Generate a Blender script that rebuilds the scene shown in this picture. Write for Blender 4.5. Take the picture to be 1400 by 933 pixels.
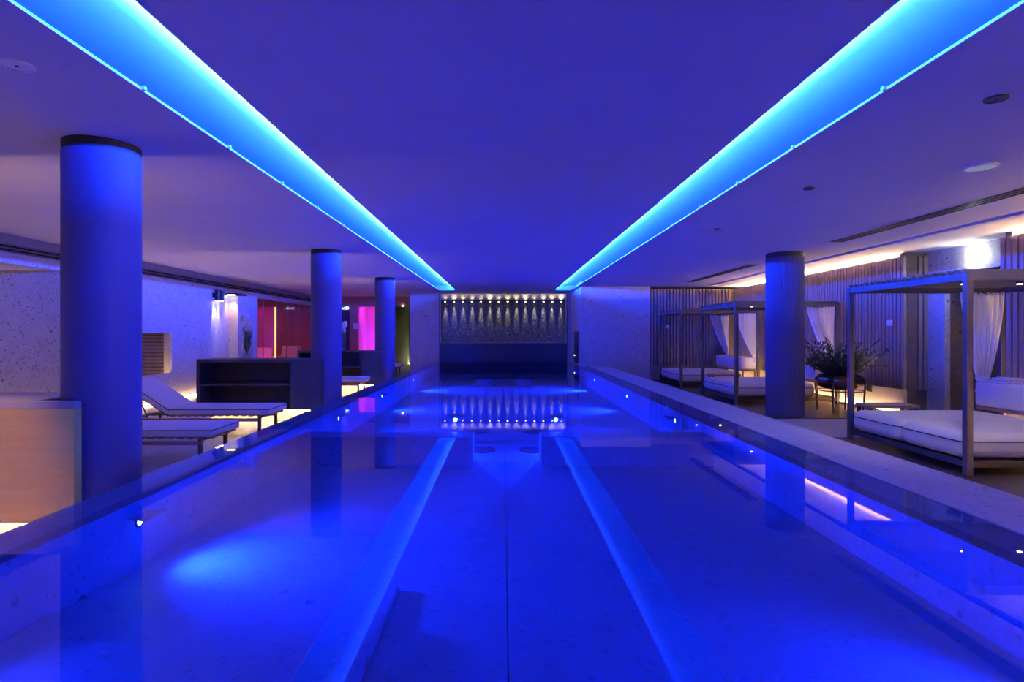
import bpy, math, random
from mathutils import Vector, Matrix
random.seed(7)
for o in list(bpy.data.objects): bpy.data.objects.remove(o)
S = bpy.context.scene
COL = S.collection
PI = math.pi

# ------------------------------------------------------------------ camera
cam = bpy.data.cameras.new('camera'); camo = bpy.data.objects.new('camera', cam); COL.objects.link(camo)
camo.location = (0, 0, 1.4); camo.rotation_euler = (PI/2, 0, 0)
cam.sensor_width = 36; cam.lens = 20; cam.shift_x = 12/1400; cam.shift_y = -10.5/1400
cam.clip_start = 0.05; cam.clip_end = 200
S.camera = camo
# ------------------------------------------------------------------ world, exposure
w = bpy.data.worlds.new('world'); S.world = w; w.use_nodes = True
w.node_tree.nodes['Background'].inputs[0].default_value = (0.02, 0.015, 0.05, 1)
w.node_tree.nodes['Background'].inputs[1].default_value = 0.3
S.view_settings.view_transform = 'Standard'; S.view_settings.look = 'None'
S.view_settings.gamma = 1; S.view_settings.use_curve_mapping = False
S.view_settings.exposure = 0.0
# light levels (fixtures built further down, some of them added)
COVE = 85000.0         # blue LED strips hidden above the ceiling raft
COVE_COL = (0.005, 0.045, 1.0)
POOL_W = 1250.0        # each underwater spot
POOL_COL = (0.004, 0.022, 1.0)
WARM_COL = (1.0, 0.63, 0.30)
FLOOR_LED = 330.0     # warm LED profile under counters / plinths
WALLTOP_LED = 650.0   # warm LED profile on top of the slat wall

# ------------------------------------------------------------------ helpers
class MB:
    def __init__(s): s.v = []; s.f = []; s.sm = False
    def add(s, vs, fs):
        n = len(s.v); s.v += [tuple(v) for v in vs]; s.f += [tuple(i+n for i in f) for f in fs]; return s
    def box(s, x0, x1, y0, y1, z0, z1, M=None):
        vs = [Vector((x, y, z)) for z in (z0, z1) for y in (y0, y1) for x in (x0, x1)]
        if M: vs = [M @ v for v in vs]
        return s.add(vs, [(0,2,3,1), (4,5,7,6), (0,1,5,4), (2,6,7,3), (0,4,6,2), (1,3,7,5)])
    def cyl(s, cx, cy, z0, z1, r, n=24, r1=None):
        r1 = r if r1 is None else r1
        vs = [(cx+r*math.cos(2*PI*i/n), cy+r*math.sin(2*PI*i/n), z0) for i in range(n)]
        vs += [(cx+r1*math.cos(2*PI*i/n), cy+r1*math.sin(2*PI*i/n), z1) for i in range(n)]
        fs = [(i, (i+1) % n, n+(i+1) % n, n+i) for i in range(n)]
        return s.add(vs, fs + [tuple(range(n))[::-1], tuple(range(n, 2*n))])
    def lathe(s, cx, cy, prof, n=28):
        vs = [(cx+r*math.cos(2*PI*i/n), cy+r*math.sin(2*PI*i/n), z) for r, z in prof for i in range(n)]
        fs = [(k*n+i, k*n+(i+1) % n, (k+1)*n+(i+1) % n, (k+1)*n+i) for k in range(len(prof)-1) for i in range(n)]
        return s.add(vs, fs)
    def tube(s, pts, r, n=6, r1=None, closed=False):
        pts = [Vector(p) for p in pts]; m = len(pts); vs = []
        for k, p in enumerate(pts):
            if closed: d = pts[(k+1) % m] - pts[k-1]
            else: d = pts[min(k+1, m-1)] - pts[max(k-1, 0)]
            d.normalize()
            u = d.cross(Vector((0.13, 0.2, 1))); 
            if u.length < 0.2: u = d.cross(Vector((1, 0.1, 0)))
            u.normalize(); q = d.cross(u)
            rr = r if r1 is None else r + (r1-r)*k/max(1, m-1)
            vs += [p + u*rr*math.cos(2*PI*i/n) + q*rr*math.sin(2*PI*i/n) for i in range(n)]
        fs = []
        for k in range(m if closed else m-1):
            a = k*n; b = ((k+1) % m)*n
            fs += [(a+i, a+(i+1) % n, b+(i+1) % n, b+i) for i in range(n)]
        if not closed: fs += [tuple(range(n))[::-1], tuple(range((m-1)*n, m*n))]
        return s.add(vs, fs)
    def prism(s, poly, y0, y1):      # polygon in x,z extruded along y
        n = len(poly)
        vs = [(x, y0, z) for x, z in poly] + [(x, y1, z) for x, z in poly]
        fs = [(i, (i+1) % n, n+(i+1) % n, n+i) for i in range(n)]
        return s.add(vs, fs + [tuple(range(n))[::-1], tuple(range(n, 2*n))])
    def mesh(s, name):
        me = bpy.data.meshes.new(name); me.from_pydata(s.v, [], s.f); me.update()
        import bmesh
        bm = bmesh.new(); bm.from_mesh(me); bmesh.ops.recalc_face_normals(bm, faces=bm.faces); bm.to_mesh(me); bm.free()
        return me
def box(*a): return MB().box(*a)

def obj(name, mb, mat, parent=None, bevel=0, seg=2, smooth=False, label=None):
    me = mb.mesh(name) if isinstance(mb, MB) else mb
    if not me.materials: me.materials.append(mat)
    o = bpy.data.objects.new(name, me); COL.objects.link(o)
    if parent: o.parent = parent
    if bevel:
        b = o.modifiers.new('bevel', 'BEVEL'); b.width = bevel; b.segments = seg; b.limit_method = 'ANGLE'; b.angle_limit = 0.6
    if smooth:
        for p in me.polygons: p.use_smooth = True
    elif bevel:
        for p in me.polygons: p.use_smooth = True
        o.modifiers.new('wn', 'WEIGHTED_NORMAL')
    if label: o['label'] = label
    return o
def smooth_angle(o, a=0.7):
    me = o.data
    for p in me.polygons: p.use_smooth = True
    me.set_sharp_from_angle(angle=a)
def thing(name, label, cat, loc=(0, 0, 0), group=None, rz=0):
    o = bpy.data.objects.new(name, None); COL.objects.link(o); o.location = loc; o.rotation_euler = (0, 0, rz)
    o.empty_display_size = 0.1
    return tag(o, label, cat, group)
def tag(o, label, cat, group=None, kind=None):
    o['label'] = label; o['category'] = cat
    if group: o['group'] = group
    if kind: o['kind'] = kind
    return o
def struct(name, mb, mat, parent=None, **k):
    o = obj(name, mb, mat, parent, **k)
    if not parent: o['kind'] = 'structure'
    return o
def dup(root, loc, label=None, group=None, rz=0):
    r = root.copy(); COL.objects.link(r); r.location = loc; r.rotation_euler = (0, 0, rz)
    if label: r['label'] = label
    if group: r['group'] = group
    for ch in list(root.children):
        c = ch.copy(); COL.objects.link(c); c.parent = r
        for g in list(ch.children):
            d = g.copy(); COL.objects.link(d); d.parent = c
    return r
def light(kind, name, loc, energy, color, parent=None, aim=None, **k):
    l = bpy.data.lights.new(name, kind); l.energy = energy; l.color = color
    for a, b in k.items(): setattr(l, a, b)
    o = bpy.data.objects.new(name, l); COL.objects.link(o); o.location = loc
    if aim is not None: o.rotation_euler = Vector(aim).to_track_quat('-Z', 'Y').to_euler()
    if parent: o.parent = parent
    return o

# ------------------------------------------------------------------ materials
class NT:
    def __init__(s, name):
        s.m = bpy.data.materials.new(name); s.m.use_nodes = True; s.t = s.m.node_tree
        s.b = s.t.nodes['Principled BSDF']; s.out = s.t.nodes['Material Output']
    def n(s, typ, **k):
        nd = s.t.nodes.new(typ)
        for a, b in k.items():
            if a.startswith('i_'):
                key = a[2:]; nd.inputs[int(key) if key.isdigit() else key].default_value = b
            else: setattr(nd, a, b)
        return nd
    def l(s, a, b): s.t.links.new(a, b)
    def ramp(s, fac, stops):
        r = s.n('ShaderNodeValToRGB'); e = r.color_ramp.elements
        while len(e) < len(stops): e.new(0.5)
        for q, (p, c) in zip(e, stops): q.position = p; q.color = (*c, 1) if len(c) == 3 else c
        s.l(fac, r.inputs[0]); return r.outputs[0]
    def pos(s, scale=(1, 1, 1)):
        g = s.n('ShaderNodeNewGeometry'); mp = s.n('ShaderNodeMapping'); mp.inputs['Scale'].default_value = scale
        s.l(g.outputs['Position'], mp.inputs[0]); return mp.outputs[0]
    def ocoord(s, scale=(1, 1, 1)):
        g = s.n('ShaderNodeTexCoord'); mp = s.n('ShaderNodeMapping'); mp.inputs['Scale'].default_value = scale
        s.l(g.outputs['Object'], mp.inputs[0]); return mp.outputs[0]
    def mix(s, fac, a, b, mode='MIX'):
        m = s.n('ShaderNodeMix', data_type='RGBA', blend_type=mode)
        for v, i in ((fac, 0), (a, 6), (b, 7)):
            if hasattr(v, 'is_output'): s.l(v, m.inputs[i])
            else: m.inputs[i].default_value = v if i == 0 else (*v, 1)
        return m.outputs[2]
    def bump(s, h, strength=0.3, dist=0.01):
        b = s.n('ShaderNodeBump'); b.inputs['Strength'].default_value = strength; b.inputs['Distance'].default_value = dist
        s.l(h, b.inputs['Height']); s.l(b.outputs[0], s.b.inputs['Normal'])
def plain(name, col, rough=0.6, metal=0.0, var=0.12, scale=9, spec=0.5, coat=0):
    t = NT(name); no = t.n('ShaderNodeTexNoise'); no.inputs['Scale'].default_value = scale; no.inputs['Detail'].default_value = 4
    t.l(t.pos(), no.inputs['Vector'])
    a = tuple(c*(1-var) for c in col); b = tuple(min(1, c*(1+var)) for c in col)
    t.l(t.ramp(no.outputs[0], [(0.3, a), (0.7, b)]), t.b.inputs['Base Color'])
    t.b.inputs['Roughness'].default_value = rough; t.b.inputs['Metallic'].default_value = metal
    t.b.inputs['Specular IOR Level'].default_value = spec; t.b.inputs['Coat Weight'].default_value = coat
    return t.m
def stone(name, base, dark, lightc, scale=1.0, rough=0.5, pits=0.1):
    t = NT(name); p0 = t.pos()
    nd = t.n('ShaderNodeTexNoise'); nd.inputs['Scale'].default_value = 14*scale; nd.inputs['Detail'].default_value = 3; t.l(p0, nd.inputs[0])
    va = t.n('ShaderNodeVectorMath', operation='MULTIPLY_ADD'); t.l(nd.outputs['Color'], va.inputs[0]); va.inputs[1].default_value = (0.09/scale,)*3; t.l(p0, va.inputs[2])
    p = va.outputs[0]
    no = t.n('ShaderNodeTexNoise'); no.inputs['Scale'].default_value = 3*scale; no.inputs['Detail'].default_value = 6; t.l(p, no.inputs[0])
    n2 = t.n('ShaderNodeTexNoise'); n2.inputs['Scale'].default_value = 26*scale; n2.inputs['Detail'].default_value = 5; t.l(p, n2.inputs[0])
    v1 = t.n('ShaderNodeTexVoronoi'); v1.inputs['Scale'].default_value = 17*scale; t.l(p, v1.inputs[0])
    v2 = t.n('ShaderNodeTexVoronoi'); v2.inputs['Scale'].default_value = 9*scale; t.l(p, v2.inputs[0])
    c = t.mix(no.outputs[0], tuple(x*0.8 for x in base), tuple(min(1, x*1.2) for x in base))
    c = t.mix(t.ramp(n2.outputs[0], [(0.5, (0, 0, 0)), (0.72, (0.7, 0.7, 0.7))]), c, lightc)
    # pebbles: keep only some cells, dark and pale ones
    sep = t.n('ShaderNodeSeparateColor'); t.l(v1.outputs['Color'], sep.inputs[0])
    near = t.ramp(v1.outputs['Distance'], [(0.25, (1, 1, 1)), (0.45, (0, 0, 0))])
    pick = t.ramp(sep.outputs[0], [(0.80, (0, 0, 0)), (0.84, (1, 1, 1))])
    m1 = t.mix(1.0, near, pick, 'MULTIPLY'); c = t.mix(m1, c, lightc)
    pick2 = t.ramp(sep.outputs[1], [(0.78, (0, 0, 0)), (0.82, (1, 1, 1))])
    m2 = t.mix(1.0, near, pick2, 'MULTIPLY'); c = t.mix(m2, c, dark)
    s2 = t.n('ShaderNodeSeparateColor'); t.l(v2.outputs['Color'], s2.inputs[0])
    nr2 = t.ramp(v2.outputs['Distance'], [(0.22, (1, 1, 1)), (0.34, (0, 0, 0))])
    pk3 = t.ramp(s2.outputs[2], [(1-pits, (0, 0, 0)), (1-pits*0.8, (1, 1, 1))])
    m3 = t.mix(1.0, nr2, pk3, 'MULTIPLY'); c = t.mix(m3, c, tuple(x*0.75 for x in dark))
    t.l(c, t.b.inputs['Base Color']); t.b.inputs['Roughness'].default_value = rough
    inv = t.ramp(m3, [(0, (1, 1, 1)), (1, (0, 0, 0))]); t.bump(inv, 0.5, 0.006)
    return t.m
def emit(name, col, s):
    t = NT(name); e = t.n('ShaderNodeEmission'); e.inputs[0].default_value = (*col, 1); e.inputs[1].default_value = s
    t.l(e.outputs[0], t.out.inputs[0]); return t.m
def wood(name, a, b, rough=0.5, axis=2, sc=6):
    t = NT(name); s = [sc*4, sc*4, sc*4]; s[axis] = sc*0.25
    no = t.n('ShaderNodeTexNoise'); no.inputs['Scale'].default_value = 1.5; no.inputs['Detail'].default_value = 6; t.l(t.pos(tuple(s)), no.inputs[0])
    t.l(t.ramp(no.outputs[0], [(0.3, a), (0.7, b)]), t.b.inputs['Base Color']); t.b.inputs['Roughness'].default_value = rough
    t.bump(no.outputs[0], 0.15, 0.002); return t.m
def thin_glass(name, tint=(0.97, 0.99, 0.98)):
    t = NT(name); tr = t.n('ShaderNodeBsdfTransparent'); tr.inputs[0].default_value = (*tint, 1)
    gl = t.n('ShaderNodeBsdfGlossy'); gl.inputs['Roughness'].default_value = 0.02
    lw = t.n('ShaderNodeLayerWeight'); lw.inputs[0].default_value = 0.5; pw = t.n('ShaderNodeMath', operation='POWER'); t.l(lw.outputs['Facing'], pw.inputs[0]); pw.inputs[1].default_value = 4.0
    fr = t.n('ShaderNodeMath', operation='MULTIPLY_ADD'); t.l(pw.outputs[0], fr.inputs[0]); fr.inputs[1].default_value = 0.6; fr.inputs[2].default_value = 0.03
    mx = t.n('ShaderNodeMixShader'); t.l(fr.outputs[0], mx.inputs[0]); t.l(tr.outputs[0], mx.inputs[1]); t.l(gl.outputs[0], mx.inputs[2])
    t.l(mx.outputs[0], t.out.inputs[0]); return t.m
def water_mat():
    t = NT('pool_water'); p = t.pos((1.0, 0.6, 1))
    no = t.n('ShaderNodeTexNoise'); no.inputs['Scale'].default_value = 2.2; no.inputs['Detail'].default_value = 2; t.l(p, no.inputs[0])
    n2 = t.n('ShaderNodeTexNoise'); n2.inputs['Scale'].default_value = 11; n2.inputs['Detail'].default_value = 2; t.l(p, n2.inputs[0])
    # ripples only near the waterfall end (y > 8 m): the fall disturbs the surface there
    g = t.n('ShaderNodeNewGeometry'); sp = t.n('ShaderNodeSeparateXYZ'); t.l(g.outputs['Position'], sp.inputs[0])
    mr = t.n('ShaderNodeMapRange'); mr.inputs[1].default_value = 4; mr.inputs[2].default_value = 16; mr.inputs[3].default_value = 0.1; mr.inputs[4].default_value = 1.0
    t.l(sp.outputs[1], mr.inputs[0])
    ad = t.n('ShaderNodeMath', operation='MULTIPLY_ADD'); t.l(n2.outputs[0], ad.inputs[0]); ad.inputs[1].default_value = 0.25; t.l(no.outputs[0], ad.inputs[2])
    ml = t.n('ShaderNodeMath', operation='MULTIPLY'); t.l(ad.outputs[0], ml.inputs[0]); t.l(mr.outputs[0], ml.inputs[1])
    b = t.n('ShaderNodeBump'); b.inputs['Strength'].default_value = 0.10; b.inputs['Distance'].default_value = 0.012; t.l(ml.outputs[0], b.inputs['Height'])
    tr = t.n('ShaderNodeBsdfTransparent'); tr.inputs[0].default_value = (0.52, 0.70, 1.0, 1)
    gl = t.n('ShaderNodeBsdfGlossy'); gl.inputs['Roughness'].default_value = 0.015; t.l(b.outputs[0], gl.inputs['Normal'])
    fr = t.n('ShaderNodeFresnel'); fr.inputs[0].default_value = 1.5; t.l(b.outputs[0], fr.inputs['Normal'])
    mx = t.n('ShaderNodeMixShader'); t.l(fr.outputs[0], mx.inputs[0]); t.l(tr.outputs[0], mx.inputs[1]); t.l(gl.outputs[0], mx.inputs[2])
    t.l(mx.outputs[0], t.out.inputs[0]); return t.m
def mosaic_mat():
    t = NT('mosaic'); p = t.pos((1, 0.01, 1))
    v = t.n('ShaderNodeTexVoronoi'); v.inputs['Scale'].default_value = 42; v.inputs['Randomness'].default_value = 0.25; t.l(p, v.inputs[0])
    sep = t.n('ShaderNodeSeparateColor'); t.l(v.outputs['Color'], sep.inputs[0])
    c = t.ramp(sep.outputs[0], [(0.0, (0.035, 0.035, 0.055)), (0.7, (0.05, 0.05, 0.07)), (0.9, (0.08, 0.08, 0.10)), (1.0, (0.20, 0.20, 0.21))])
    t.l(c, t.b.inputs['Base Color']); t.b.inputs['Roughness'].default_value = 0.45; t.b.inputs['Metallic'].default_value = 0.0
    # every tessera is tilted a little
    nm = t.n('ShaderNodeVectorMath', operation='MULTIPLY_ADD'); t.l(v.outputs['Color'], nm.inputs[0]); nm.inputs[1].default_value = (0.22, 0.0, 0.22)
    nm.inputs[2].default_value = (-0.11, -1, -0.11)
    nn = t.n('ShaderNodeVectorMath', operation='NORMALIZE'); t.l(nm.outputs[0], nn.inputs[0]); t.l(nn.outputs[0], t.b.inputs['Normal'])
    return t.m
def sheer():
    t = NT('sheer_curtain'); d = t.n('ShaderNodeBsdfDiffuse'); d.inputs[0].default_value = (0.93, 0.91, 0.88, 1)
    tl = t.n('ShaderNodeBsdfTranslucent'); tl.inputs[0].default_value = (0.93, 0.90, 0.86, 1)
    tr = t.n('ShaderNodeBsdfTransparent'); no = t.n('ShaderNodeTexNoise'); no.inputs['Scale'].default_value = 60; t.l(t.pos(), no.inputs[0])
    m1 = t.n('ShaderNodeMixShader'); m1.inputs[0].default_value = 0.4; t.l(d.outputs[0], m1.inputs[1]); t.l(tl.outputs[0], m1.inputs[2])
    m2 = t.n('ShaderNodeMixShader'); mr = t.n('ShaderNodeMapRange'); mr.inputs[3].default_value = 0.02; mr.inputs[4].default_value = 0.10
    t.l(no.outputs[0], mr.inputs[0]); t.l(mr.outputs[0], m2.inputs[0]); t.l(m1.outputs[0], m2.inputs[1]); t.l(tr.outputs[0], m2.inputs[2])
    t.l(m2.outputs[0], t.out.inputs[0]); return t.m

M = {}
M['plaster'] = plain('plaster', (0.60, 0.56, 0.54), 0.85, var=0.03, scale=2)
M['cove'] = plain('cove_white', (0.48, 0.48, 0.48), 0.8, var=0.01)
M['stone'] = stone('pebble_stone', (0.45, 0.42, 0.39), (0.24, 0.22, 0.21), (0.56, 0.53, 0.49), 1.6, 0.6, 0.05)
M['pool_stone'] = stone('pool_stone', (0.36, 0.36, 0.37), (0.27, 0.27, 0.28), (0.42, 0.42, 0.42), 1.3, 0.5, 0.03)
M['kerb'] = stone('kerb_stone', (0.56, 0.53, 0.53), (0.40, 0.38, 0.38), (0.64, 0.62, 0.60), 1.5, 0.45, 0.015)
M['tile'] = stone('deck_stone', (0.46, 0.43, 0.40), (0.25, 0.23, 0.22), (0.56, 0.53, 0.5), 1.3, 0.4, 0.03)
M['dark_deck'] = wood('dark_decking', (0.045, 0.037, 0.032), (0.085, 0.07, 0.06), 0.35, axis=1)
M['slat'] = wood('slat_wood', (0.24, 0.175, 0.125), (0.36, 0.27, 0.20), 0.5)
M['slat_back'] = plain('slat_backing', (0.14, 0.10, 0.075), 0.8)
M['plinth'] = plain('plinth_beige', (0.62, 0.54, 0.42), 0.7, var=0.04)
M['column'] = plain('column_paint', (0.055, 0.050, 0.145), 0.55, var=0.05, scale=4)
M['collar'] = plain('collar_black', (0.02, 0.02, 0.02), 0.6)
M['counter'] = plain('counter_dark_oak', (0.032, 0.024, 0.020), 0.5, var=0.15, scale=5)
M['bronze'] = wood('bronze_panel', (0.40, 0.20, 0.025), (0.48, 0.25, 0.035), 0.4, axis=0, sc=3)
M['countertop'] = plain('counter_top_stone', (0.32, 0.28, 0.27), 0.35, var=0.06)
M['metal'] = plain('black_metal', (0.045, 0.042, 0.042), 0.4, metal=0.6, var=0.05)
M['post'] = plain('bronze_grey_metal', (0.11, 0.10, 0.097), 0.38, metal=0.5, var=0.05)
M['black'] = plain('matt_black', (0.008, 0.008, 0.008), 0.9)
M['fabric'] = plain('mattress_fabric', (0.86, 0.84, 0.82), 0.9, var=0.03, scale=60, spec=0.2)
M['piping'] = plain('dark_piping', (0.05, 0.045, 0.05), 0.8)
M['teak'] = wood('teak', (0.26, 0.12, 0.06), (0.40, 0.20, 0.11), 0.5, axis=0)
M['iroko'] = wood('bolster_frame_wood', (0.30, 0.18, 0.09), (0.42, 0.27, 0.14), 0.5, axis=1)
M['sheer'] = sheer()
M['glass'] = thin_glass('clear_glass')
M['red_glass'] = thin_glass('bronze_glass', (0.95, 0.80, 0.75))
M['water'] = water_mat()
M['mosaic'] = mosaic_mat()
M['weir'] = plain('weir_dark', (0.035, 0.035, 0.05), 0.3, var=0.1)
M['marble'] = stone('beam_marble', (0.55, 0.52, 0.44), (0.3, 0.28, 0.22), (0.75, 0.72, 0.64), 0.8, 0.5, 0.02)
M['white'] = plain('white_plastic', (0.75, 0.75, 0.76), 0.5, var=0.02)
M['leaf'] = plain('dark_leaf', (0.035, 0.06, 0.025), 0.5, var=0.4, scale=15)
M['orchid_leaf'] = plain('orchid_green', (0.16, 0.24, 0.07), 0.5, var=0.3, scale=20)
M['petal'] = plain('orchid_white', (0.85, 0.84, 0.86), 0.7, var=0.03)
M['bowl'] = plain('bronze_bowl', (0.16, 0.085, 0.035), 0.22, metal=0.8, var=0.2)
M['olive'] = plain('olive_plaster', (0.20, 0.23, 0.15), 0.8, var=0.1, scale=1.5)
M['redwall'] = plain('clay_plaster', (0.42, 0.20, 0.16), 0.8, var=0.06, scale=2)
M['navy'] = plain('navy_panel', (0.02, 0.025, 0.14), 0.4, var=0.1)
M['brown_stone'] = stone('brown_stone', (0.16, 0.105, 0.055), (0.05, 0.03, 0.02), (0.22, 0.15, 0.09), 0.9, 0.6, 0.08)
M['bark'] = plain('bark', (0.07, 0.05, 0.035), 0.8)
M['soil'] = plain('soil', (0.03, 0.022, 0.016), 0.95)
M['cove_led'] = emit('cove_led', COVE_COL, COVE)
M['cove_side'] = emit('cove_side', COVE_COL, COVE*0.08)
M['warm_led'] = emit('warm_led', WARM_COL, FLOOR_LED)
M['passage_led'] = emit('passage_led', WARM_COL, 35)
M['counter_led'] = emit('counter_led', WARM_COL, 70)
M['base_led'] = emit('base_led', WARM_COL, 65)
M['added_uplight_led'] = emit('added_uplight_led', (1.0, 0.58, 0.36), 95)  # for the strips added behind the counters
M['corridor_led'] = emit('corridor_led', (1, 0.85, 0.55), 30)
M['walltop_led'] = emit('walltop_led', WARM_COL, WALLTOP_LED)
M['pool_lens'] = emit('pool_lens', (0.35, 0.8, 1.0), 30)
M['lamp_white'] = emit('lamp_white', (0.85, 0.95, 1.0), 75)
M['spot_lens'] = emit('spot_lens', (1, 0.86, 0.55), 25)
M['dim_lens'] = emit('dim_lens', (0.55, 0.55, 0.85), 0.4)
M['bead'] = emit('bead_light', (0.5, 0.7, 1.0), 6)

# ================================================================== the setting
CZ = 2.77; WZ = 0.425                      # ceiling, water level
XL, XR = -6.9, 6.72
YB = -3.0                                   # wall behind the camera
# ---- floors
fl = struct('floor', box(-11.2, 8.6, YB, 26.2, -0.20, -0.03), M['kerb'])
tm = {}
def tile(x0, x1, y0, y1, z1=0.0, mat='tile'):
    key = (round(x1-x0, 3), round(y1-y0, 3), mat)
    if key not in tm:
        tm[key] = box(0.002, x1-x0-0.002, 0.002, y1-y0-0.002, -0.03, 0).mesh('floor_tile'); tm[key].materials.append(M[mat])
    o = bpy.data.objects.new('floor_tile', tm[key]); COL.objects.link(o); o.location = (x0, y0, z1); o.parent = fl
    return o
for i in range(4):                          # left deck: large stone slabs
    for j in range(14):
        tile(-6.9+i*1.105, -6.9+(i+1)*1.105, 2.4+j*1.35, 2.4+(j+1)*1.35)
obj('floor_slab', box(-11.0, -6.9, 2.0, 8.87, -0.03, 0.0), M['tile'], fl)
obj('floor_slab', box(-6.9, -2.48, YB, 2.4, -0.03, 0.0), M['tile'], fl)
obj('floor_slab', box(-4.4, -2.5, 21.3, 26, -0.03, 0.0), M['tile'], fl)
obj('floor_slab', box(-10.2, -6.9, 15.6, 21.2, -0.03, 0.0), M['tile'], fl)
obj('floor_slab', box(3.07, 7.2, 7.67, 9.30, -0.03, 0.0), M['tile'], fl)          # light aisle
obj('floor_slab', box(3.07, 4.42, YB, 7.67, -0.03, 0.0), M['tile'], fl)
obj('floor_slab', box(3.07, 4.42, 9.30, 16.65, -0.03, 0.0), M['tile'], fl)
obj('decking_panel', box(4.42, 6.8, YB, 7.67, -0.03, -0.004), M['dark_deck'], fl)
obj('decking_panel', box(4.42, 6.8, 9.34, 16.65, -0.03, 0.004), M['dark_deck'], fl)
obj('floor_slab', box(7.2, 8.5, 7.6, 9.6, -0.03, 0.0), M['tile'], fl)
# ---- pool basin
PL, PR = -2.14, 2.18
PF = WZ-0.40                                # basin floor
pf = struct('floor_pool', box(PL-0.1, PR+0.1, YB, 19.5, PF-0.12, PF-0.02), M['pool_stone'])
pm = {}
for (x0, x1) in ((PL, 0.018), (0.024, PR)):
    for j in range(10):
        y0 = YB+0.1+j*2.25
        o = obj('pool_slab', box(x0, x1, y0+0.003, y0+2.247, PF-0.02, PF), M['pool_stone'], pf)
struct('wall_pool_left', box(PL-0.10, PL, YB, 19.5, PF-0.02, WZ-0.008), M['pool_stone'])
struct('wall_pool_right', box(PR, PR+0.10, YB, 19.5, PF-0.02, WZ-0.008), M['pool_stone'])
# kerbs: flooded ledge each side, dry coping on the right
struct('trim_1', box(-2.46, PL-0.10, YB, 19.4, -0.03, WZ-0.008), M['kerb'])
struct('trim_2', box(PR+0.10, 2.51, YB, 16.65, -0.03, WZ-0.008), M['kerb'])
struct('trim_3', box(2.51, 3.07, YB, 16.65, -0.03, WZ+0.006), M['kerb'], bevel=0.006)
# steps in the near left corner, low walls across the pool
st = thing('pool_steps', 'three wide stone steps under water in the near left corner of the pool', 'steps', (PL, 0, PF))
for k, yf in enumerate((3.04, 2.69, 2.39)):
    obj('step', box(0.002, 1.58, YB+0.2, yf, 0.028*k, 0.028*(k+1)-0.001), M['pool_stone'], st, bevel=0.006)
for x0, x1, s in ((PL, -0.318, 'left'), (0.394, PR, 'right')):
    o = thing('submerged_wall', 'low submerged stone wall on the %s of the gap across the pool' % s, 'wall', (x0, 5.89, PF), 'submerged walls across the pool')
    obj('wall_body', box(0, x1-x0, 0, 0.32, 0, 0.26), M['pool_stone'], o)
    obj('cap', box(0, x1-x0, 0, 0.32, 0.26, 0.30), M['pool_stone'], o, bevel=0.006)
for x, y in ((-0.25, 6.69), (0.35, 6.69), (-0.35, 7.92), (0.43, 7.92)):
    side = 'left' if x < 0 else 'right'; dep = 'just behind' if y < 7 else 'further behind'
    o = thing('floor_drain', 'round dark floor drain under water, %s of centre, %s the submerged walls' % (side, dep), 'drain', (x, y, PF), 'pool floor drains')
    obj('cover', MB().cyl(0, 0, 0, 0.008, 0.15, 32), M['weir'], o); obj('rim', MB().lathe(0, 0, [(0.15, 0), (0.15, 0.012), (0.16, 0.012), (0.16, 0)], 32), M['post'], o)
# bench block by the waterfall
o = thing('submerged_bench', 'stone bench block standing in the water before the waterfall', 'bench', (0.03, 14.6, PF))
obj('seat_slab', box(-0.80, 0.80, 0, 0.5, 0.17, 0.20), M['weir'], o, bevel=0.01)
for x in (-0.5, 0.5): obj('support', box(x-0.19, x+0.19, 0.06, 0.45, 0, 0.17), M['weir'], o)
# water
wt = obj('pool_water', box(-2.46, 2.51, YB, 19.45, WZ-0.001, WZ), M['water'])
wt.data.clear_geometry()
me = bpy.data.meshes.new('pool_water'); me.from_pydata([(-2.455, YB, WZ), (2.509, YB, WZ), (2.509, 16.65, WZ), (2.28, 16.65, WZ), (2.28, 19.4, WZ), (2.18, 19.4, WZ), (2.18, 19.5, WZ), (-2.18, 19.5, WZ), (-2.18, 19.4, WZ), (-2.455, 19.4, WZ)], [], [tuple(range(10))])
me.materials.append(M['water']); wt.data = me
tag(wt, 'still clear blue-lit water filling the long raised pool to the brim', 'water', kind='stuff')
# underwater spots
def pool_light(x, y, z, aim, lab, en=POOL_W):
    o = thing('underwater_light', lab, 'pool light', (x, y, z), 'underwater spots')
    a = Vector(aim).normalized(); q = a.to_track_quat('Z', 'Y').to_matrix().to_4x4()
    ring = MB().lathe(0, 0, [(0.024, 0), (0.034, 0), (0.034, 0.008), (0.024, 0.008)], 20); ring.v = [tuple(q @ Vector(v)) for v in ring.v]
    lens = MB().cyl(0, 0, 0, 0.006, 0.024, 20); lens.v = [tuple(q @ Vector(v)) for v in lens.v]
    sx = Vector((a.y, -a.x, 0))
    vz = MB(); vv = []
    for zz in (0.036, 0.040):
        for d, h in ((0, 0.09), (0.12, 0.12), (0.12, -0.12), (0, -0.09)): vv.append(a*d+sx*h+Vector((0, 0, zz)))
    vz.add(vv, [(0, 1, 2, 3), (4, 5, 6, 7), (0, 1, 5, 4), (1, 2, 6, 5), (2, 3, 7, 6), (3, 0, 4, 7)])
    obj('added_visor', vz, M['pool_stone'], o)  # plate added to stop the beam leaking up to the ceiling
    obj('ring', ring, M['post'], o); obj('lens', lens, M['pool_lens'], o)
    light('SPOT', 'beam', a*0.03, en, POOL_COL, o, aim=a+Vector((0, 0.2, 0.0)), spot_size=2.2, spot_blend=1.0, shadow_soft_size=0.04)
    return o
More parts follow.
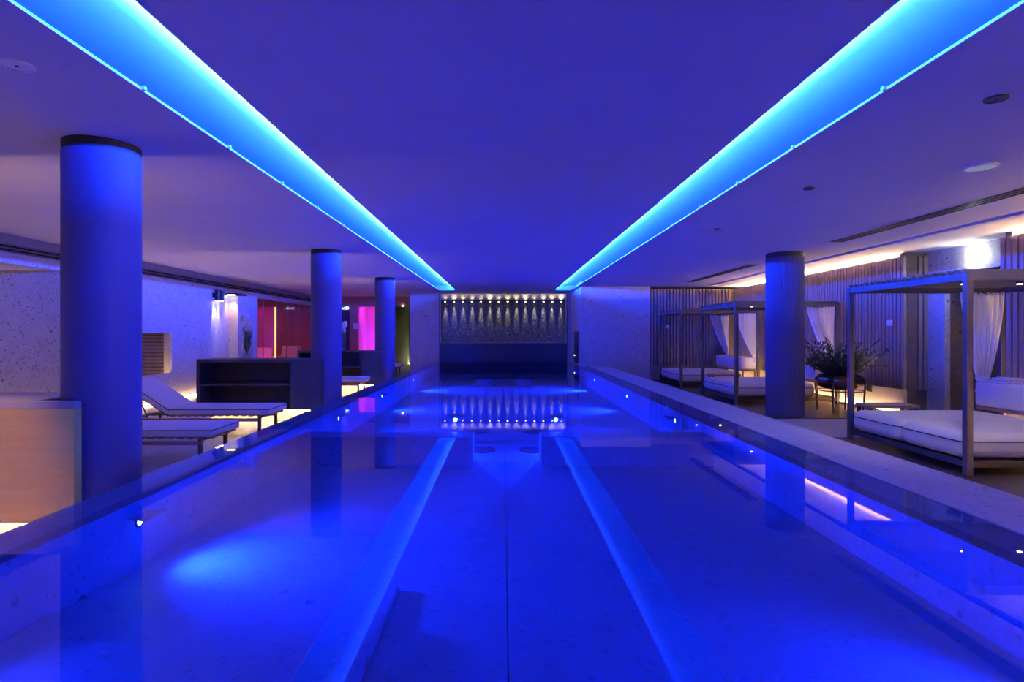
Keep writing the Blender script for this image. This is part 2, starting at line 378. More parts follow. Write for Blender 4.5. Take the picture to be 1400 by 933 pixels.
for y, n in ((1.9, 'closest, added unseen'), (3.34, 'second closest'), (7.37, 'third closest'), (10.0, 'fourth closest'), (13.5, 'farthest')):  # closest one is out of view, added to light the near pool floor
    pool_light(PL, y, WZ-0.13, (1, 0, 0), 'glowing round spot in the left pool wall, %s one along that wall' % n, POOL_W*{1.9: 0.06, 13.5: 2.0}.get(y, 1))
for y, n in ((1.9, 'closest, added unseen'), (7.2, 'second closest'), (10.0, 'third closest'), (13.5, 'farthest')):  # here too the closest spot is an unseen addition for the near floor
    pool_light(PR, y, WZ-0.13, (-1, 0, 0), 'small round spot in the right pool wall, %s one along that wall' % n, POOL_W*{1.9: 0.3, 13.5: 2.0}.get(y, 1))
for x, n in ((-0.60, 'left'), (0.66, 'right')):
    o = thing('light_block', 'low submerged block holding a spot, %s of the pair behind the gap' % n, 'block', (x, 7.15, PF), 'blocks with spots')
    obj('body', box(-0.10, 0.10, 0, 0.16, 0, 0.34), M['pool_stone'], o, bevel=0.01)
    pool_light(x, 7.15, WZ-0.11, (0, -1, 0), 'bright round spot facing the camera, %s of the central underwater pair' % n, POOL_W*0.5)

# ---- ceilings, raft and coves
ce = struct('ceiling', box(XL-0.5, -2.037, YB, 21.3, CZ, CZ+0.012), M['plaster'])
ceiling_right = struct('ceiling_right', MB().box(2.156, 5.80, YB, 19.9, CZ, CZ+0.012).box(5.95, 7.3, YB, 16.9, CZ, CZ+0.04), M['plaster'])
raft = struct('ceiling_centre', MB().box(-1.515, 1.633, YB, 18.06, CZ, CZ+0.02).box(-2.037, 2.156, 18.06, 19.95, CZ, CZ+0.04), M['plaster'])
obj('shadow_gap', box(5.80, 5.95, YB, 16.2, CZ+0.10, CZ+0.12), M['black'], ceiling_right)
obj('shadow_gap_side', MB().box(5.79, 5.80, YB, 16.2, CZ+0.04, CZ+0.12).box(5.95, 5.96, YB, 16.2, CZ+0.04, CZ+0.12), M['black'], ceiling_right)
obj('gap_end', box(5.80, 5.95, 16.2, 16.9, CZ, CZ+0.04), M['plaster'], ceiling_right)
def cove(xin, xout, s, par, tags):
    # s = +1 right slot, -1 left slot; profile curves from the outer lip up over the raft
    h = 0.165
    m = MB().box(min(xin-s*0.40, xout+s*0.60), max(xin-s*0.40, xout+s*0.60), YB, 18.2, CZ+h, CZ+h+0.02)
    for xx in (xin-s*0.40, xout+s*0.60): m.box(xx-0.01, xx+0.01, YB, 18.2, CZ+0.02, CZ+h)
    m.box(min(xin-s*0.40, xout+s*0.60), max(xin-s*0.40, xout+s*0.60), 18.08, 18.2, CZ+0.02, CZ+h)
    o = obj('cove', m, M['cove'], par)
    obj('lip', box(min(xin-s*0.012, xin), max(xin-s*0.012, xin), YB, 18.06, CZ+0.02, CZ+0.030), M['plaster'], par)
    x = xin-s*0.030
    st = MB().add([(x-0.012, YB, CZ+0.0265), (x+0.012, YB, CZ+0.0265), (x+0.012, 18.0, CZ+0.0265), (x-0.012, 18.0, CZ+0.0265)], [(0, 1, 2, 3)])
    obj('led_strip', st, M['cove_led'], par)
    xs = x+s*0.014
    sd = MB().add([(xs, YB, CZ+0.0255), (xs, 18.0, CZ+0.0255), (xs, 18.0, CZ+0.0375), (xs, YB, CZ+0.0375)], [(0, 1, 2, 3)])
    obj('led_side', sd, M['cove_side'], par)
    obj('led_profile', box(min(x-s*0.016, x-s*0.012), max(x-s*0.016, x-s*0.012), YB, 18.0, CZ+0.02, CZ+0.05), M['post'], par)
    edge = box(min(xout-s*0.006, xout), max(xout-s*0.006, xout), YB, 18.06, CZ-0.003, CZ+0.012)
    obj('slot_edge', edge, M['white'], par)
    bx = sorted((xout+s*0.01, xout+s*0.595)); obj('absorber_board', box(bx[0], bx[1], YB, 18.07, CZ+0.0125, CZ+0.016), M['black'], par)  # unseen black board added to soak up bounced light in the cove
    bx = sorted((xin-s*0.10, xin-s*0.395)); obj('absorber_board', box(bx[0], bx[1], YB, 18.05, CZ+0.0205, CZ+0.024), M['black'], par)  # matching light-absorbing board added on top of the raft
    cm = box(-0.012, 0.012, -0.012, 0.012, 0, 0.02).mesh('clip'); cm.materials.append(M['white'])
    for j in range(16):
        c = bpy.data.objects.new('clip', cm); COL.objects.link(c); c.parent = par; c.location = (xout-s*0.014, 2.2+j*1.0, CZ-0.002)
cove(-1.515, -2.037, -1, ce, 'left'); cove(1.633, 2.156, 1, ceiling_right, 'right')
struct('ceiling_upper', box(-12, 9, YB-0.2, 27, 3.15, 3.25), M['plaster'])
struct('wall_behind', box(-11.2, 8.6, YB-0.15, YB, -0.2, 3.15), M['plaster'])

# ---- left wall: passage header, stone wall with window niche, fascia with slot diffuser
wl = MB().box(-7.25, XL, YB, 8.87, 2.38, 3.15)
Yw0, Yw1, Zw0, Zw1 = 9.6, 11.85, 0.58, 1.41
wl.box(-6.98, XL, 8.87, Yw0, 0, 3.15).box(-6.98, XL, Yw1, 13.0, 0, 3.15).box(-7.25, XL, 13.0, 15.98, 0, 3.15).box(-6.98, XL, Yw0, Yw1, 0, Zw0).box(-6.98, XL, Yw0, Yw1, Zw1, 3.15)
wl.box(-7.25, XL, 15.98, 21.3, 2.42, 3.15)
wall_left = struct('wall_left', wl, M['stone'])
struct('wall_passage_end', box(-11.2, -6.98, 8.87, 9.2, 0, 3.15), M['stone'])
struct('wall_passage_back', box(-11.2, -11.0, YB, 8.87, 0, 3.15), M['stone'])
struct('ceiling_passage', box(-11.0, -7.25, YB, 8.87, 2.38, 2.44), M['plaster'])
fas = struct('trim_4', box(-6.90, -6.86, YB, 21.3, 2.525, CZ), plain('fascia_grey', (0.22, 0.19, 0.19), 0.6))
for z in (2.545, 2.595): obj('air_slot', box(-6.8601, -6.852, YB, 21.0, z, z+0.026), M['black'], fas)
for z in (2.527, 2.577, 2.627): obj('slot_rail', box(-6.861, -6.846, YB, 21.0, z, z+0.01), M['post'], fas)
# window niche with louvre
wn = struct('window_1', MB().box(-8.6, -7.12, 12.05, 12.10, 0.0, 2.4).box(-8.65, -8.6, 9.2, 12.1, 0, 2.4).box(-8.65, -6.98, 9.2, 12.1, 2.4, 2.45), M['slat_back'])
for k in range(15): obj('louvre_slat', box(-8.6, -7.12, 12.01, 12.05, 0.40+k*0.075, 0.45+k*0.075), M['slat'], wn)
obj('side_board', box(-7.12, -6.985, 11.93, 11.98, 0.3, 1.7), M['plinth'], wn)
obj('led_strip', box(-7.02, -7.0, Yw0, Yw1-0.02, Zw0-0.03, Zw0-0.015), M['passage_led'], wn)
# stone pilaster with lit cap
pil = struct('wall_pilaster', box(XL, -6.67, 14.30, 14.62, 0, 2.34), M['stone'])
obj('cap', box(XL, -6.62, 14.10, 14.70, 2.36, 2.40), M['metal'], pil)
obj('lamp_lens', box(-6.87, -6.70, 14.14, 14.20, 2.352, 2.36), M['spot_lens'], pil)
light('SPOT', 'downlight', (-6.78, 14.17, 2.345), 55, (1, 0.55, 0.22), pil, aim=(0, 0.10, -1), spot_size=1.3, spot_blend=0.8, shadow_soft_size=0.03)

# ---- glass room (left back)
gr = struct('wall_hammam', MB().box(-10.3, -10.2, 15.6, 21.2, 0, 3.15).box(-10.3, -7.25, 15.5, 15.6, 0, 3.15).box(-10.3, -7.0, 21.2, 21.3, 0, 3.15), M['redwall'])
struct('ceiling_hammam', box(-10.3, -7.25, 15.5, 21.3, 2.45, 2.5), M['redwall'])
gw = struct('window_2', box(XL-0.06, XL-0.02, 15.98, 21.1, 2.38, 2.42), M['teak'])
ys = [15.99, 16.45, 17.42, 18.22, 19.30, 21.1]
for k in range(5):
    obj('pane', box(XL-0.045, XL-0.035, ys[k]+0.012, ys[k+1]-0.012, 0.02, 2.38), M['red_glass'], gw)
for y in ys[1:-1]: obj('mullion', box(XL-0.05, XL-0.03, y-0.012, y+0.012, 0.02, 2.38), M['teak'], gw)
obj('door_handle', MB().tube([(XL+0.03, 17.62, 0.95), (XL+0.03, 17.62, 1.45)], 0.014), M['post'], gw)
obj('amber_jamb_strip', box(XL-0.075, XL-0.055, 17.36, 17.40, 0.3, 2.2), emit('amber_line', (1, 0.45, 0.12), 5), gw)  # thin emissive amber strip along the jamb
light('AREA', 'hammam_amber', (-8.7, 19.6, 2.44), 16, (1.0, 0.30, 0.14), gr, aim=(0, 0, -1), size=1.2)
light('AREA', 'hammam_pink', (-8.3, 16.3, 2.44), 26, (1.0, 0.03, 0.45), gr, aim=(0, 0, -1), size=0.8)
# ---- back-left wall with lit openings
bw = MB().box(-7.0, -6.12, 21.1, 21.3, 0, 3.15).box(-6.12, -5.70, 21.1, 21.3, 2.42, 3.15).box(-5.70, -5.40, 21.1, 21.3, 0, 3.15)
bw.box(-5.40, -4.66, 21.1, 21.3, 2.40, 3.15).box(-4.66, -4.30, 21.1, 21.3, 0, 3.15).box(-4.30, -2.2, 21.1, 21.3, 2.40, 3.15)
struct('wall_back_left', bw, M['redwall'])
nv = struct('door_1', box(-6.12, -5.70, 21.24, 21.28, 0, 2.42), M['navy'])
for k in range(26):
    a = -6.10+0.39*random.random(); z = 2.29+0.10*random.random(); s = 0.010+0.008*random.random()
    m = MB().lathe(a, 21.20, [(0.001, z-s), (s, z), (0.001, z+s)], 6); obj('light_bead', m, M['bead'], nv)
mg = struct('wall_magenta_niche', MB().box(-5.42, -5.40, 21.3, 22.6, 0, 2.5).box(-4.66, -4.64, 21.3, 22.6, 0, 2.5).box(-5.42, -4.64, 22.6, 22.62, 0, 2.5).box(-5.42, -4.64, 21.3, 22.6, 2.5, 2.52), M['white'])
light('AREA', 'magenta_lamp', (-5.0, 21.7, 2.47), 8, (1.0, 0.015, 0.55), mg, aim=(0, 0.3, -1), size=0.4)
light('AREA', 'violet_lamp', (-4.72, 22.1, 1.2), 7, (0.35, 0.02, 1.0), mg, aim=(-0.6, 0.6, 0), size=0.4)
light('AREA', 'pink_lamp', (-5.0, 22.2, 0.1), 6, (1.0, 0.06, 0.35), mg, aim=(0, 0.2, 1), size=0.4)
# corridor beyond
co = struct('wall_corridor', MB().box(-4.40, -4.30, 21.3, 25.9, 0, 2.6).box(-2.5, -2.4, 20.2, 25.9, 0, 2.6).box(-4.40, -2.4, 25.9, 26.0, 0, 2.6), M['olive'])
struct('ceiling_corridor', box(-4.4, -2.4, 21.3, 26, 2.5, 2.6), M['olive'])
obj('led_strip', box(-4.25, -2.55, 25.78, 25.84, 0.02, 0.05), M['corridor_led'], co)
light('SPOT', 'corridor_spot', (-3.75, 21.34, 2.38), 30, (1, 0.9, 0.6), co, aim=(0, 1, -1.2), spot_size=1.2, spot_blend=0.7, shadow_soft_size=0.03)
obj('spot_lens', MB().cyl(-3.72, 21.09, 2.405, 2.43, 0.03, 16), M['spot_lens'], co)
# ---- stone piers, waterfall alcove
struct('wall_pier_left', box(-3.19, -2.19, 19.4, 20.2, -0.1, 3.15), M['stone'])
pr = struct('wall_pier_right', MB().box(2.29, 4.30, 16.65, 19.9, -0.1, 3.15).box(2.19, 2.3, 19.4, 20.2, -0.1, 3.15), M['stone'])
shp = thing('shower_panel', 'slim upright metal panel with two studs on the side of the right stone pier', 'panel', (2.288, 17.6, WZ+0.06))
obj('panel', box(-0.02, 0, -0.35, 0.55, 0, 0.98), M['weir'], shp, bevel=0.004)
obj('stud', MB().lathe(-0.03, 0.45, [(0.001, 0.20), (0.014, 0.22), (0.001, 0.24)], 10), M['bead'], shp)  # bright dot put in as emission; the stud is no lamp
obj('stud', MB().lathe(-0.03, 0.50, [(0.001, 0.96), (0.010, 0.975), (0.001, 0.99)], 10), M['white'], shp)
wf = struct('wall_waterfall', box(-2.3, 2.3, 19.95, 20.15, 0, 3.15), M['mosaic'])
struct('wall_weir', MB().box(-2.19, 2.19, 19.5, 19.95, -0.1, 1.05), M['weir'])
struct('trim_5', box(-2.19, 2.19, 19.46, 19.95, 1.05, 1.075), M['post'])
struct('trim_6', box(-2.19, 2.19, 19.84, 19.95, 2.56, 2.80), M['marble'])
struct('ceiling_alcove', box(-2.3, 2.3, 19.4, 20.15, 2.80, 2.84), M['plaster'])
struct('trim_7', MB().box(-2.19, -2.16, 19.42, 19.46, 1.05, 2.77).box(2.16, 2.19, 19.42, 19.46, 1.05, 2.77), M['post'])
rail = thing('spot_rail', 'metal rail of spotlights under the marble beam over the waterfall wall', 'light rail', (0, 19.76, 2.545))
obj('bar', box(-2.16, 2.16, -0.015, 0.015, 0, 0.02), M['post'], rail)
ORD = ['first', 'second', 'third', 'fourth', 'fifth', 'sixth', 'seventh', 'eighth', 'ninth', 'tenth', 'eleventh', 'twelfth', 'thirteenth', 'last']
for k in range(14):
    x = -2.02+k*4.04/13
    s = thing('waterfall_spot', 'small warm spot above the waterfall, %s in the row from the left pier' % ORD[k], 'spotlight', (x, 19.76, 2.50), 'waterfall spots')
    obj('housing', MB().cyl(0, 0, 0.0, 0.04, 0.035, 14), M['post'], s)
    obj('lens', MB().cyl(0, 0, -0.004, 0.0, 0.028, 14), M['spot_lens'], s)
    light('SPOT', 'beam', (0, 0.13, -0.01), 170, (1, 0.85, 0.50), s, aim=(0, 0.10, -1), spot_size=0.40, spot_blend=0.9, shadow_soft_size=0.02)
    light('SPOT', 'uplight', (0, 0.0, 0.09), 2*random.uniform(0.4, 1.6), (1, 0.85, 0.50), s, aim=(0, 0.8, 1), spot_size=2.0, spot_blend=0.9, shadow_soft_size=0.02)

# ---- right wall: slat cladding, plinth, recess with doorway
wr = MB().box(6.80, 6.95, 9.58, 16.9, 0, 2.70).box(6.80, 6.95, YB, 7.75, 0, 2.70)
wall_right = struct('wall_right', wr, M['slat_back'])
struct('wall_right_outer', MB().box(7.3, 7.4, YB, 7.75, 0, 3.15).box(7.3, 7.4, 9.6, 17, 0, 3.15), M['plaster'])
wbr = struct('wall_back_right', box(4.3, 6.95, 16.70, 16.9, 0, 2.70), M['slat_back'])
def slat_mesh(w, d, z0, z1):
    # trapezoid slat, narrow face to the room, in local axes: width along x, room side at -y
    m = MB(); pr = [(-w/2, 0), (-w/2*0.82, -d), (w/2*0.82, -d), (w/2, 0)]
    vs = [(x, y, z0) for x, y in pr] + [(x, y, z1) for x, y in pr]
    me = m.add(vs, [(0,1,5,4), (1,2,6,5), (2,3,7,6), (3,0,4,7), (0,3,2,1), (4,5,6,7)]).mesh('slat'); me.materials.append(M['slat']); return me
sm = slat_mesh(0.080, 0.045, 0.45, 2.70)
def slat(x, y, rz, par):
    o = bpy.data.objects.new('slat', sm); COL.objects.link(o); o.location = (x, y, 0); o.rotation_euler = (0, 0, rz); o.parent = par
y = 9.63
while y < 16.6: slat(6.80, y, -PI/2, wall_right); y += 0.095
y = 7.70
while y > 3.4: slat(6.80, y, -PI/2, wall_right); y -= 0.095
x = 4.36
while x < 6.72: slat(x, 16.70, 0, wbr); x += 0.095
pl = struct('baseboard_right', MB().box(6.74, 6.80, 9.58, 16.70, 0.04, 0.45).box(6.74, 6.80, YB, 7.75, 0.04, 0.45), M['plinth'])
struct('baseboard_back', box(4.3, 6.74, 16.64, 16.70, 0.04, 0.45), M['slat'])
obj('led_strip', box(6.712, 6.732, 9.7, 16.3, 0.008, 0.022), M['warm_led'], pl)
obj('led_strip', box(6.712, 6.732, YB+1, 7.6, 0.008, 0.022), M['warm_led'], pl)
obj('led_shield', box(6.695, 6.703, 9.62, 16.4, 0.004, 0.05), M['iroko'], pl)  # lip added to keep the floor strip from lighting the whole room
obj('led_shield', box(6.695, 6.703, YB+1, 7.65, 0.004, 0.05), M['iroko'], pl)  # same added lip along the near stretch
obj('led_strip', box(6.84, 6.87, 9.65, 16.6, 2.702, 2.71), M['walltop_led'], wall_right)
obj('led_strip', box(6.84, 6.87, YB+1, 7.7, 2.702, 2.71), M['walltop_led'], wall_right)
# recess
rc = MB().box(7.17, 7.26, 7.6, 7.92, 0, 3.15).box(7.17, 7.26, 9.24, 9.75, 0, 3.15).box(7.17, 7.26, 7.92, 9.24, 2.37, 3.15)
wrec = struct('wall_recess', rc, M['stone'])
ret = struct('wall_recess_return', MB().box(6.80, 7.17, 9.64, 9.75, 0, 2.77).box(6.80, 7.17, 7.60, 7.70, 0, 2.77), M['slat_back'])
for k in range(4): slat(6.85+k*0.095, 9.64, 0, ret)
sm2 = slat_mesh(0.075, 0.06, 0.0, 0.45)
d1 = struct('door_2', MB().box(7.26, 8.6, 9.26, 9.34, 0, 2.5).box(7.26, 8.6, 7.82, 7.90, 0, 2.5).box(8.5, 8.6, 7.92, 9.24, 0, 2.5).box(7.26, 8.6, 7.92, 9.24, 2.4, 2.5), M['brown_stone'])
obj('ceiling_lamp', MB().cyl(7.75, 8.25, 2.39, 2.40, 0.04, 16), M['spot_lens'], d1)
light('SPOT', 'doorway_spot', (7.75, 8.3, 2.37), 14, (1, 0.7, 0.35), d1, aim=(0, 0.3, -1), spot_size=1.8, spot_blend=0.8, shadow_soft_size=0.03)

# ================================================================== columns
def column(x, y, r, lab, fluted=False):
    o = thing('column', lab, 'column', (x, y, 0), 'round columns along the pool')
    if fluted:
        n = 132; pts = []
        for i in range(n):
            rr = r - (0.006 if i % 2 else 0); a = 2*PI*i/n; pts.append((rr*math.cos(a), rr*math.sin(a)))
        m = MB().add([(px, py, 0.0) for px, py in pts] + [(px, py, CZ-0.075) for px, py in pts], [(i, (i+1) % n, n+(i+1) % n, n+i) for i in range(n)])
        obj('shaft', m, M['column'], o)
    else:
        s = obj('shaft', MB().cyl(0, 0, 0, CZ-0.075, r, 72), M['column'], o); smooth_angle(s)
    c = obj('collar', MB().cyl(0, 0, CZ-0.075, CZ, r-0.002, 64), M['collar'], o); smooth_angle(c)
column(-2.93, 4.16, 0.245, 'large round column nearest the camera, on the left of the pool')
column(-2.93, 9.42, 0.245, 'middle of the three round columns left of the pool')
column(-2.93, 14.1, 0.245, 'farthest of the three round columns left of the pool')
column(4.83, 9.76, 0.303, 'lone fluted round column on the right between two daybeds', True)

# ================================================================== counters
def counter(xl, xr, yf, depth, top, base, lab, xsolid, colr=0.245, colx=-2.93, bronze=False):
    o = thing('service_counter', lab, 'counter', (xr, yf, 0), 'counters against the left columns')
    L = xl-xr; nb = colx-colr-0.02-xr       # body ends before the column
    mat = M['counter']; fm = M['bronze'] if bronze else mat
    t = 0.05
    obj('top', MB().box(L, nb, 0, depth, top-t, top).box(nb, 0, 0, 0.07, top-t, top), M['countertop'] if bronze else mat, o, bevel=0.004)
    obj('side_panel', box(L, L+t, 0.0, depth, base, top-t), mat, o)
    obj('side_panel', box(nb-t, nb, 0.07, depth, base, top-t), mat, o)
    obj('bottom', box(L, nb, 0.005, depth, base-0.03, base), mat, o)
    obj('front_panel', box(xsolid-xr, 0, 0.0, 0.07, base-0.03, top-t), fm, o)
    obj('back_panel', box(L+t, nb-t, depth-0.03, depth, base, top-t), mat, o)
    if xsolid > xl+0.2:
        obj('shelf', box(L+t, xsolid-xr, 0.02, depth-0.03, base+(top-base)*0.455, base+(top-base)*0.455+0.035), mat, o)
        obj('divider', box(xsolid-xr-0.001, xsolid-xr+0.03, 0.07, depth-0.03, base, top-t), mat, o)
    obj('plinth', box(L+0.15, nb-0.05, 0.16, depth-0.10, 0, base-0.03), M['plinth'], o)
    obj('led_strip', box(L+0.1, -0.05, 0.012, 0.032, base-0.045, base-0.031), M['counter_led'], o)
    obj('added_uplight', box(L+0.1, nb-0.1, depth+0.002, depth+0.02, top-0.30, top-0.285), M['added_uplight_led'], o)  # hidden strip added behind the counter to warm the left ceiling
    obj('added_uplight_cover', MB().box(L+0.1, nb-0.1, depth+0.002, depth+0.035, top-0.31, top-0.302).box(L+0.1, nb-0.1, depth+0.03, depth+0.035, top-0.302, top-0.27), M['metal'], o)  # tray and lip shielding the added strip
    return o
counter(-5.9, -2.89, 3.83, 0.62, 0.94, 0.15, 'near counter with brown front panel against the nearest column', -5.9, bronze=True)
counter(-4.91, -2.90, 9.10, 0.52, 0.985, 0.20, 'dark counter with open shelf holding the tall orchid vase, behind the loungers', -3.41)
counter(-4.91, -2.90, 13.55, 0.52, 0.985, 0.20, 'far dark counter with open shelf against the farthest left column', -3.41)

# ================================================================== loungers
def make_lounger(lab, back_deg):
    o = thing('sun_lounger', lab, 'sun lounger', group='loungers on the left deck')
    W = 0.64; L = 1.36; LB = 0.72; zt = 0.40; h = 0.09
    # local: foot end at x=0, head towards -x, near side at y=0
    for y in (0.03, W-0.07): obj('side_rail', box(-L-0.62, -0.12, y, y+0.04, 0.22, 0.26), M['teak'], o, bevel=0.004)
    for y in (0.03, W-0.07):
        for x in (-0.16, -L-0.45): obj('leg', box(x, x+0.035, y, y+0.035, 0, 0.25), M['metal'], o)
    for x in (-0.16, -L-0.45): obj('cross_bar', box(x, x+0.035, 0.03, W-0.03, 0.26, 0.285), M['metal'], o)
    for k in range(13): obj('slat', box(-L+0.02+k*0.105, -L+0.075+k*0.105, 0.05, W-0.05, 0.285, 0.30), M['teak'], o)
    mt = obj('mattress', box(-L, 0, 0, W, zt-h, zt), M['fabric'], o, bevel=0.022, seg=3)
    def loop(x0, x1, z): return [(x0, 0.002, z), (x1, 0.002, z), (x1, W-0.002, z), (x0, W-0.002, z)]
    obj('piping', MB().tube([(-L, -0.001, zt-0.018), (-0.012, -0.001, zt-0.018), (0.001, 0.012, zt-0.018), (0.001, W-0.012, zt-0.018), (-0.012, W+0.001, zt-0.018), (-L, W+0.001, zt-0.018)], 0.005, 5), M['piping'], mt)
    a = math.radians(back_deg)
    R = Matrix.Translation((-L, 0, zt-h)) @ Matrix.Rotation(a, 4, 'Y') @ Matrix.Translation((L, 0, -(zt-h)))
    bk = obj('back_mattress', MB().box(-L-LB, -L-0.004, 0, W, zt-h, zt, R), M['fabric'], o, bevel=0.022, seg=3)
    p = [R @ Vector(v) for v in ((-L, -0.001, zt-0.018), (-L-LB+0.012, -0.001, zt-0.018), (-L-LB-0.001, 0.012, zt-0.018), (-L-LB-0.001, W-0.012, zt-0.018), (-L-LB+0.012, W+0.001, zt-0.018), (-L, W+0.001, zt-0.018))]
    obj('piping', MB().tube(p, 0.005, 5), M['piping'], bk)
    fr = MB()
    for y in (0.06, W-0.09): fr.box(-L-LB+0.03, -L, y, y+0.03, zt-h-0.03, zt-h-0.003, R)
    for k in range(6): fr.box(-L-0.10-k*0.11, -L-0.05-k*0.11, 0.06, W-0.06, zt-h-0.015, zt-h-0.003, R)
    obj('back_frame', fr, M['metal'], o)
    if back_deg > 5:
        tip = R @ Vector((-L-0.5, 0, zt-h-0.02))
        for y in (0.08, W-0.08): obj('back_strut', MB().tube([(tip.x, y, tip.z), (-L-0.30, y, 0.26)], 0.010), M['metal'], o)
    return o
la = make_lounger('white padded lounger with raised backrest in front of the shelf counter', 33)
la.location = (-3.12, 7.57, 0)
lb = make_lounger('white padded flat lounger beside the nearest column', 2); lb.location = (-3.05, 5.95, 0)
dup(la, (-3.12, 12.75, 0), 'white padded lounger before the far counter, its foot showing past the middle column')
dup(la, (-3.35, 18.6, 0), 'white padded lounger beyond the farthest column by the green corridor')

# ================================================================== daybeds
def make_bed(lab):
    o = thing('daybed', lab, 'daybed', group='canopy daybeds along the right wall')
    D, W, H = 2.05, 1.95, 2.0; p = 0.062
    for x in (0, D-p):
        for y in (0, W-p): obj('post', box(x, x+p, y, y+p, 0, H), M['post'], o, bevel=0.004)
    for x in (0, D-p): obj('canopy_rail', box(x+0.004, x+p-0.004, p, W-p, H-0.075, H-0.003), M['post'], o)
    for y in (0, W-p): obj('canopy_rail', box(p, D-p, y+0.004, y+p-0.004, H-0.075, H-0.003), M['post'], o)
    n = 19
    sme = box(0.0, D, -0.016, 0.016, 0, 0.035).mesh('canopy_slat'); sme.materials.append(M['post'])
    for k in range(n):
        s = bpy.data.objects.new('canopy_slat', sme); COL.objects.link(s); s.parent = o; s.location = (0, 0.05+k*(W-0.10)/(n-1), H)
    for x in (0.75, 1.4):
        l = obj('canopy_spot', MB().cyl(x, W*0.5, H-0.03, H, 0.035, 16), M['metal'], o)
        obj('lens', MB().cyl(x, W*0.5, H-0.034, H-0.03, 0.025, 16), M['spot_lens'], l)
    for x in (0.006, D-p+0.006): obj('frame_rail', box(x, x+0.05, p, W-p, 0.08, 0.14), M['metal'], o)
    for y in (0.006, W-p+0.006): obj('frame_rail', box(p, D-p, y, y+0.05, 0.08, 0.14), M['metal'], o)
    obj('base_slats', MB().box(0.06, D-0.06, 0.06, W-0.06, 0.11, 0.135), M['metal'], o)
    zt = 0.405
    for k, (y0, y1) in enumerate(((0.07, W/2-0.003), (W/2+0.003, W-0.07))):
        m = obj('mattress', box(0.005, 1.62, y0, y1, 0.142, zt), M['fabric'], o, bevel=0.10, seg=6)
        zp = zt-0.085
        obj('piping', MB().tube([(1.60, y0-0.001, zp), (0.07, y0-0.001, zp), (0.022, y0+0.018, zp), (0.003, y0+0.065, zp), (0.003, y1-0.065, zp), (0.022, y1-0.018, zp), (0.07, y1+0.001, zp), (1.60, y1+0.001, zp)], 0.006, 5), M['piping'], m)
    obj('bolster', box(1.60, 2.0, 0.10, W-0.10, 0.46, 0.78), M['fabric'], o, bevel=0.035, seg=4)
    for y in (0.10, W-0.14):
        for x in (1.64, 1.95): obj('bolster_leg', box(x, x+0.035, y, y+0.035, 0.14, 0.42), M['iroko'], o)
    obj('bolster_frame', MB().box(1.62, 2.0, 0.10, W-0.10, 0.42, 0.458), M['iroko'], o)
    return o
BX = 4.55
b1 = make_bed('nearest canopy daybed with a wide white mattress, bottom right'); b1.location = (BX, 5.58, 0)
dup(b1, (BX, 11.15, 0), 'middle canopy daybed just beyond the lone fluted column')
dup(b1, (BX, 14.62, 0), 'farthest canopy daybed against the back slat wall')
def curtain(bx, by, side, xb, lab):
    # hangs from the canopy side rail, gathered towards local x = xb
    o = thing('curtain', lab, 'curtain', (bx, by, 0), 'sheer daybed curtains')
    nu, nv = 56, 26; z1, z0 = 1.925, 0.79; m = MB(); vs = []
    for j in range(nv+1):
        t = j/nv; z = z1+(z0-z1)*t
        e = t**1.25
        xa = 1.44+(xb[0]-1.44)*e; xc = 1.97+(xb[1]-1.97)*(t**2.2)
        for i in range(nu+1):
            u = i/nu; x = xa+(xc-xa)*u
            amp = 0.030*(1-0.45*t)
            vs.append((x+0.006*math.sin(9*u+6*t), amp*math.sin(2*PI*u*8.0+1.3*math.sin(3*t+u*5))+0.012*math.sin(17*u+4*t), z+0.012*math.sin(u*40)*(1-t)))
    fs = [(j*(nu+1)+i, j*(nu+1)+i+1, (j+1)*(nu+1)+i+1, (j+1)*(nu+1)+i) for j in range(nv) for i in range(nu)]
    c = obj('drape', m.add(vs, fs), M['sheer'], o, smooth=True); s = c.modifiers.new('solid', 'SOLIDIFY'); s.thickness = 0.003
    xm = (xb[0]+xb[1])/2; hw = (xb[1]-xb[0])/2
    t = obj('tie', MB().lathe(0, 0, [(hw*0.9, 0.78), (hw*1.15, 0.80), (hw*1.1, 0.83), (hw*0.8, 0.85)], 16), M['fabric'], o, smooth=True); t.location = (xm, 0, 0); t.scale = (1, 0.6, 1)
    obj('tail', MB().tube([(xm, 0.0, 0.80), (xm+0.01, 0.012, 0.72), (xm-0.005, 0.02, 0.62)], hw*0.6, 8, hw*0.9), M['fabric'], o, smooth=True)
    for k in range(9): obj('hook', MB().lathe(1.47+k*0.06, 0, [(0.006, 1.925), (0.012, 1.94), (0.006, 1.955)], 8), M['post'], o)
    return o
curtain(BX, 5.58+1.86, 1, (1.64, 1.80), 'sheer white curtain tied in the middle at the back corner of the nearest daybed')
curtain(BX, 11.15+0.09, 0, (1.90, 1.98), 'sheer white curtain tied to the back post of the middle daybed, behind the plant')
curtain(BX, 14.62+0.09, 0, (1.90, 1.98), 'sheer white curtain on the near back post of the farthest daybed, beside the column')
curtain(BX, 14.62+1.86, 1, (1.90, 1.98), 'sheer white curtain on the far back post of the farthest daybed')
tw = thing('folded_towel', 'folded pale towel lying on the backrest of the nearest daybed', 'towel', (BX+1.80, 5.58+1.55, 0.781))
obj('lower_fold', box(-0.17, 0.17, -0.13, 0.14, 0, 0.028), M['fabric'], tw, bevel=0.012, seg=3)
obj('upper_fold', box(-0.14, 0.17, -0.11, 0.12, 0.029, 0.055), M['fabric'], tw, bevel=0.012, seg=3)
obj('rolled_edge', MB().tube([(-0.05, -0.12, 0.045), (-0.045, 0, 0.05), (-0.05, 0.13, 0.045)], 0.02, 8), M['fabric'], tw, smooth=True)
